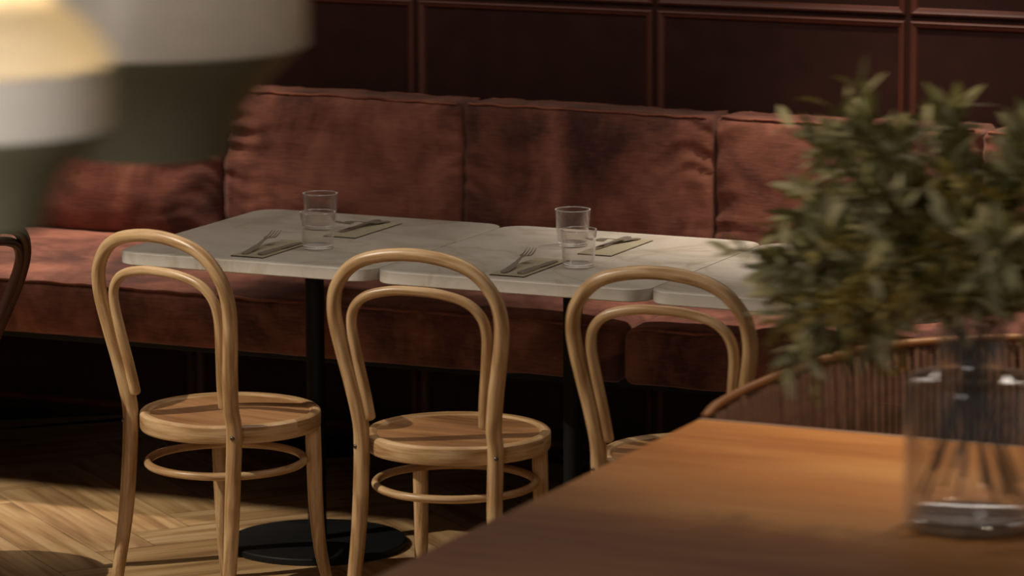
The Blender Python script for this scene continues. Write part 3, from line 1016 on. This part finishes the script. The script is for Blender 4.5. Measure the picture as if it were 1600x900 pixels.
def leaf(bm, tone, p, d, nrm, L, W, tcol, droop=0.15):
    d = d.normalized()
    side = d.cross(nrm)
    if side.length < 1e-4:
        side = d.cross(Vector((0, 0, 1)))
    side.normalize()
    n = side.cross(d).normalized()
    prof = [(0.0, 0.06), (0.22, 0.75), (0.5, 1.0), (0.78, 0.68), (1.0, 0.0)]
    mids, ls, rs = [], [], []
    for t, w in prof:
        c = p + d * (L * t) - n * (droop * L * t * t)
        mids.append(bm.verts.new(c))
        if w > 0.01:
            ls.append(bm.verts.new(c + side * (W * 0.5 * w) + n * (W * 0.12 * w)))
            rs.append(bm.verts.new(c - side * (W * 0.5 * w) + n * (W * 0.12 * w)))
    fs = []
    for i in range(len(ls) - 1):
        fs.append(bm.faces.new((mids[i], mids[i + 1], ls[i + 1], ls[i])))
        fs.append(bm.faces.new((mids[i + 1], mids[i], rs[i], rs[i + 1])))
    fs.append(bm.faces.new((mids[-2], mids[-1], ls[-1])))
    fs.append(bm.faces.new((mids[-1], mids[-2], rs[-1])))
    for f in fs:
        for l in f.loops:
            l[tone] = tcol

def branch(kind, tip, sag, seed, start=0.22):
    rnd = random.Random(seed)
    tip = Vector(tip)
    a = math.atan2(tip.y, tip.x)
    tip.z = tip.z - 0.055 * max(0, (tip.z - 0.45) / 0.3) + (0.05 if tip.z < 0.32 else 0.02 if tip.z < 0.45 else 0)
    if tip.x < -0.1: tip.x *= 0.87 if tip.z < 0.5 else 0.92
    rb = rnd.uniform(0.03, 0.088)
    base = Vector((-rb * math.cos(a), -rb * math.sin(a), rnd.uniform(0.03, 0.09) if kind == 'olive' else rnd.uniform(0.10, 0.20)))
    neck = Vector((0.026 * math.cos(a) + rnd.uniform(-.012, .012), 0.022 * math.sin(a) + rnd.uniform(-.012, .012), 0.31))
    mid = neck.lerp(tip, 0.5) + Vector((0, 0, sag))
    path = catmull([base, base.lerp(neck, 0.55), neck, neck.lerp(mid, 0.5) + Vector((0, 0, sag * 0.4)), mid, mid.lerp(tip, 0.5) + Vector((0, 0, sag * 0.35)), tip], 7)
    n = len(path)
    bm = bmesh.new()
    tube(bm, [(p.x, p.y, p.z, (0.0026 if kind == 'olive' else 0.0016) * (1 - 0.7 * i / n)) for i, p in enumerate(path)], 6)
    root = finish('leafy_branch', bm, M['stem'])
    root.location = (VX, VY, VZ)
    bm = bmesh.new()
    tone = bm.loops.layers.float_color.new('tone')
    i0 = int(n * 0.42)
    def put(p, t, k, scale=1.0):
        for _ in range(2 if kind == 'olive' else 3):
            out = Vector((rnd.gauss(0, 1), rnd.gauss(0, 1), rnd.gauss(0.15, 0.8))).normalized()
            d = (t * rnd.uniform(0.5, 1.0) + out * rnd.uniform(0.5, 1.1)).normalized()
            nr = Vector((rnd.gauss(0, .6), rnd.gauss(0, .6), 1))
            if kind == 'olive':
                Lf, Wf = rnd.uniform(0.045, 0.08) * scale, rnd.uniform(0.013, 0.020)
            else:
                Lf, Wf = rnd.uniform(0.020, 0.036) * scale, rnd.uniform(0.008, 0.012)
            c = rnd.uniform(0.45, 1.2)
            leaf(bm, tone, p + out * 0.003, d, nr, Lf, Wf, (c, c * rnd.uniform(.92, 1.02), c * rnd.uniform(.75, 1.0), 1), rnd.uniform(0, 0.35))
    for i in range(i0, n - 1):
        t = (path[i + 1] - path[i])
        sg = 3 if kind == 'olive' else 3
        for s in range(sg):
            put(path[i].lerp(path[i + 1], s / sg), t.normalized(), i)
    # side twigs
    for tw in range(7 if kind == 'olive' else 11):
        i = rnd.randint(i0, n - 4)
        t = (path[i + 1] - path[i]).normalized()
        dr = (t + Vector((rnd.gauss(0, .7), rnd.gauss(0, .7), rnd.gauss(0.1, .6)))).normalized()
        Lt = rnd.uniform(0.06, 0.14)
        q = [path[i] + dr * (Lt * s / 5) + Vector((0, 0, -0.02 * (s / 5) ** 2)) for s in range(6)]
        tube(bm, [(p.x, p.y, p.z, 0.0012) for p in q], 4)
        for f in list(bm.faces)[-24:]:
            for l in f.loops:
                if l[tone][3] == 0: l[tone] = (0.6, 0.6, 0.5, 1)
        for s in range(1, 6):
            put(q[s], dr, s, 0.9)
    for f in bm.faces:
        for l in f.loops:
            if sum(l[tone][:3]) == 0: l[tone] = (0.5, 0.5, 0.4, 1)
    finish('foliage', bm, M['leaf_olive'] if kind == 'olive' else M['leaf_filler'], root)
    return root

# tips in the vase's own frame (x right along the wall, y toward the wall, z up from the table)
OL = [(-0.28, 0.00, 0.66, .03), (-0.17, -0.10, 0.72, .03), (-0.05, 0.02, 0.74, .02), (0.08, 0.05, 0.70, .02), (-0.34, 0.02, 0.50, .05),
      (-0.36, -0.10, 0.40, .06), (0.20, -0.05, 0.62, .03), (0.30, 0.08, 0.52, .04), (-0.22, 0.16, 0.60, .04), (0.02, 0.20, 0.66, .03),
      (0.16, 0.18, 0.50, .04), (-0.12, -0.22, 0.60, .04), (0.12, -0.22, 0.52, .04), (-0.38, -0.02, 0.30, .09), (-0.30, -0.16, 0.22, .10), (-0.20, -0.04, 0.24, .08), (-0.33, 0.10, 0.42, .06)]
FI = [(-0.16, -0.08, 0.50, .03), (-0.26, 0.00, 0.38, .06), (-0.30, -0.08, 0.24, .09), (-0.10, 0.10, 0.46, .03), (0.02, -0.12, 0.50, .03),
      (0.14, 0.02, 0.44, .04), (0.26, -0.06, 0.36, .06), (-0.04, -0.18, 0.38, .05), (-0.20, -0.18, 0.32, .06), (0.10, 0.16, 0.38, .05),
      (0.22, 0.10, 0.66, .02), (0.30, -0.10, 0.58, .03), (-0.12, -0.02, 0.60, .02), (-0.20, -0.06, 0.26, .08), (0.05, -0.05, 0.58, .02), (0.16, -0.10, 0.58, .02)]
def where_tip(q):
    x, y, z = q[:3]
    w = 'far left' if x < -0.27 else 'left' if x < -0.10 else 'centre' if x < 0.07 else 'right' if x < 0.21 else 'far right'
    h = 'lowest' if z < 0.29 else 'lower' if z < 0.45 else 'upper' if z < 0.63 else 'topmost'
    d = 'front' if y < -0.05 else 'middle' if y < 0.06 else 'back'
    return 'at the %s %s, %s of the bouquet' % (h, w, d)
for j, q in enumerate(OL):
    o = branch('olive', q[:3], q[3], 100 + j)
    tag(o, 'long leaved olive branch ' + where_tip(q), 'branch', 'olive branches in the vase')
for j, q in enumerate(FI):
    o = branch('filler', q[:3], q[3], 300 + j)
    tag(o, 'yellow green small leaved sprig ' + where_tip(q), 'sprig', 'filler sprigs in the vase')

# ---------------------------------------------------------------- pendant lamps
def pendant(loc, s, label, watts):
    root = empty('pendant_lamp', loc)
    tag(root, label, 'lamp', 'pendant lamps at upper left')
    bm = bmesh.new()
    prof = [(0.985, -0.01), (1.0, 0.0), (1.0, 0.06), (0.998, 0.28), (0.985, 0.43), (0.968, 0.43), (0.980, 0.28), (0.985, 0.0), (0.985, -0.01)]
    lathe(bm, [(r * s, z * s) for r, z in prof], 72)
    finish('white_band', bm, M['opal_band'], root, auto=50)
    bm = bmesh.new()
    prof = [(0.985, 0.43), (0.965, 0.50), (0.93, 0.58), (0.86, 0.68), (0.76, 0.77), (0.66, 0.84), (0.58, 0.89), (0.54, 0.96), (0.52, 1.06), (0.50, 1.20), (0.42, 1.33), (0.14, 1.42), (0.12, 1.40), (0.40, 1.31), (0.485, 1.19), (0.505, 1.06), (0.525, 0.96), (0.565, 0.875), (0.65, 0.825), (0.75, 0.755), (0.845, 0.668), (0.915, 0.572), (0.95, 0.50), (0.965, 0.43), (0.985, 0.43)]
    lathe(bm, [(r * s, z * s) for r, z in prof], 72)
    finish('opal_dome', bm, M['opal'], root, auto=60)
    bm = bmesh.new()
    prof = [(0.975, 0.02), (0.96, -0.02), (0.86, -0.12), (0.74, -0.24), (0.63, -0.38), (0.56, -0.52), (0.515, -0.64), (0.50, -0.70), (0.0, -0.71), (0.0, -0.69), (0.48, -0.68), (0.50, -0.62), (0.54, -0.5), (0.61, -0.37), (0.72, -0.23), (0.84, -0.11), (0.95, 0.0), (0.975, 0.02)]
    lathe(bm, [(r * s, z * s) for r, z in prof], 72)
    finish('lower_bowl', bm, M['shade_green'], root, auto=50)
    bm = bmesh.new()
    lathe(bm, [(0.0, 1.40 * s), (0.14 * s, 1.40 * s), (0.13 * s, 1.56 * s), (0.05 * s, 1.66 * s), (0.0, 1.66 * s)], 32)
    finish('cap', bm, M['shade_white'], root)
    bm = bmesh.new()
    tube(bm, [(0, 0, 1.62 * s, 0.003), (0, 0, 1.2, 0.003), (0, 0, 3.49 - loc[2], 0.003)], 8)
    finish('cable', bm, M['cable'], root)
    bm = bmesh.new()
    z = 3.5 - loc[2]
    lathe(bm, [(0, z - 0.03), (0.05, z - 0.03), (0.055, z - 0.0005), (0, z - 0.0005)], 32)
    finish('ceiling_rose', bm, M['shade_white'], root)
    bm = bmesh.new()
    lathe(bm, [(0, 0.98 * s), (0.10 * s, 1.00 * s), (0.16 * s, 1.06 * s), (0.15 * s, 1.12 * s), (0.07 * s, 1.15 * s), (0.07 * s, 1.40 * s), (0, 1.40 * s)], 24)
    finish('bulb', bm, M['bulb'], root)
pendant((2.147, -3.542, 1.689), 0.2037, 'larger pendant lamp at top left, white band over a tapering sage bowl', 4)
pendant((2.479, -4.501, 1.714), 0.150, 'smaller pendant lamp in the top left corner, its white dome glowing yellow', 4)
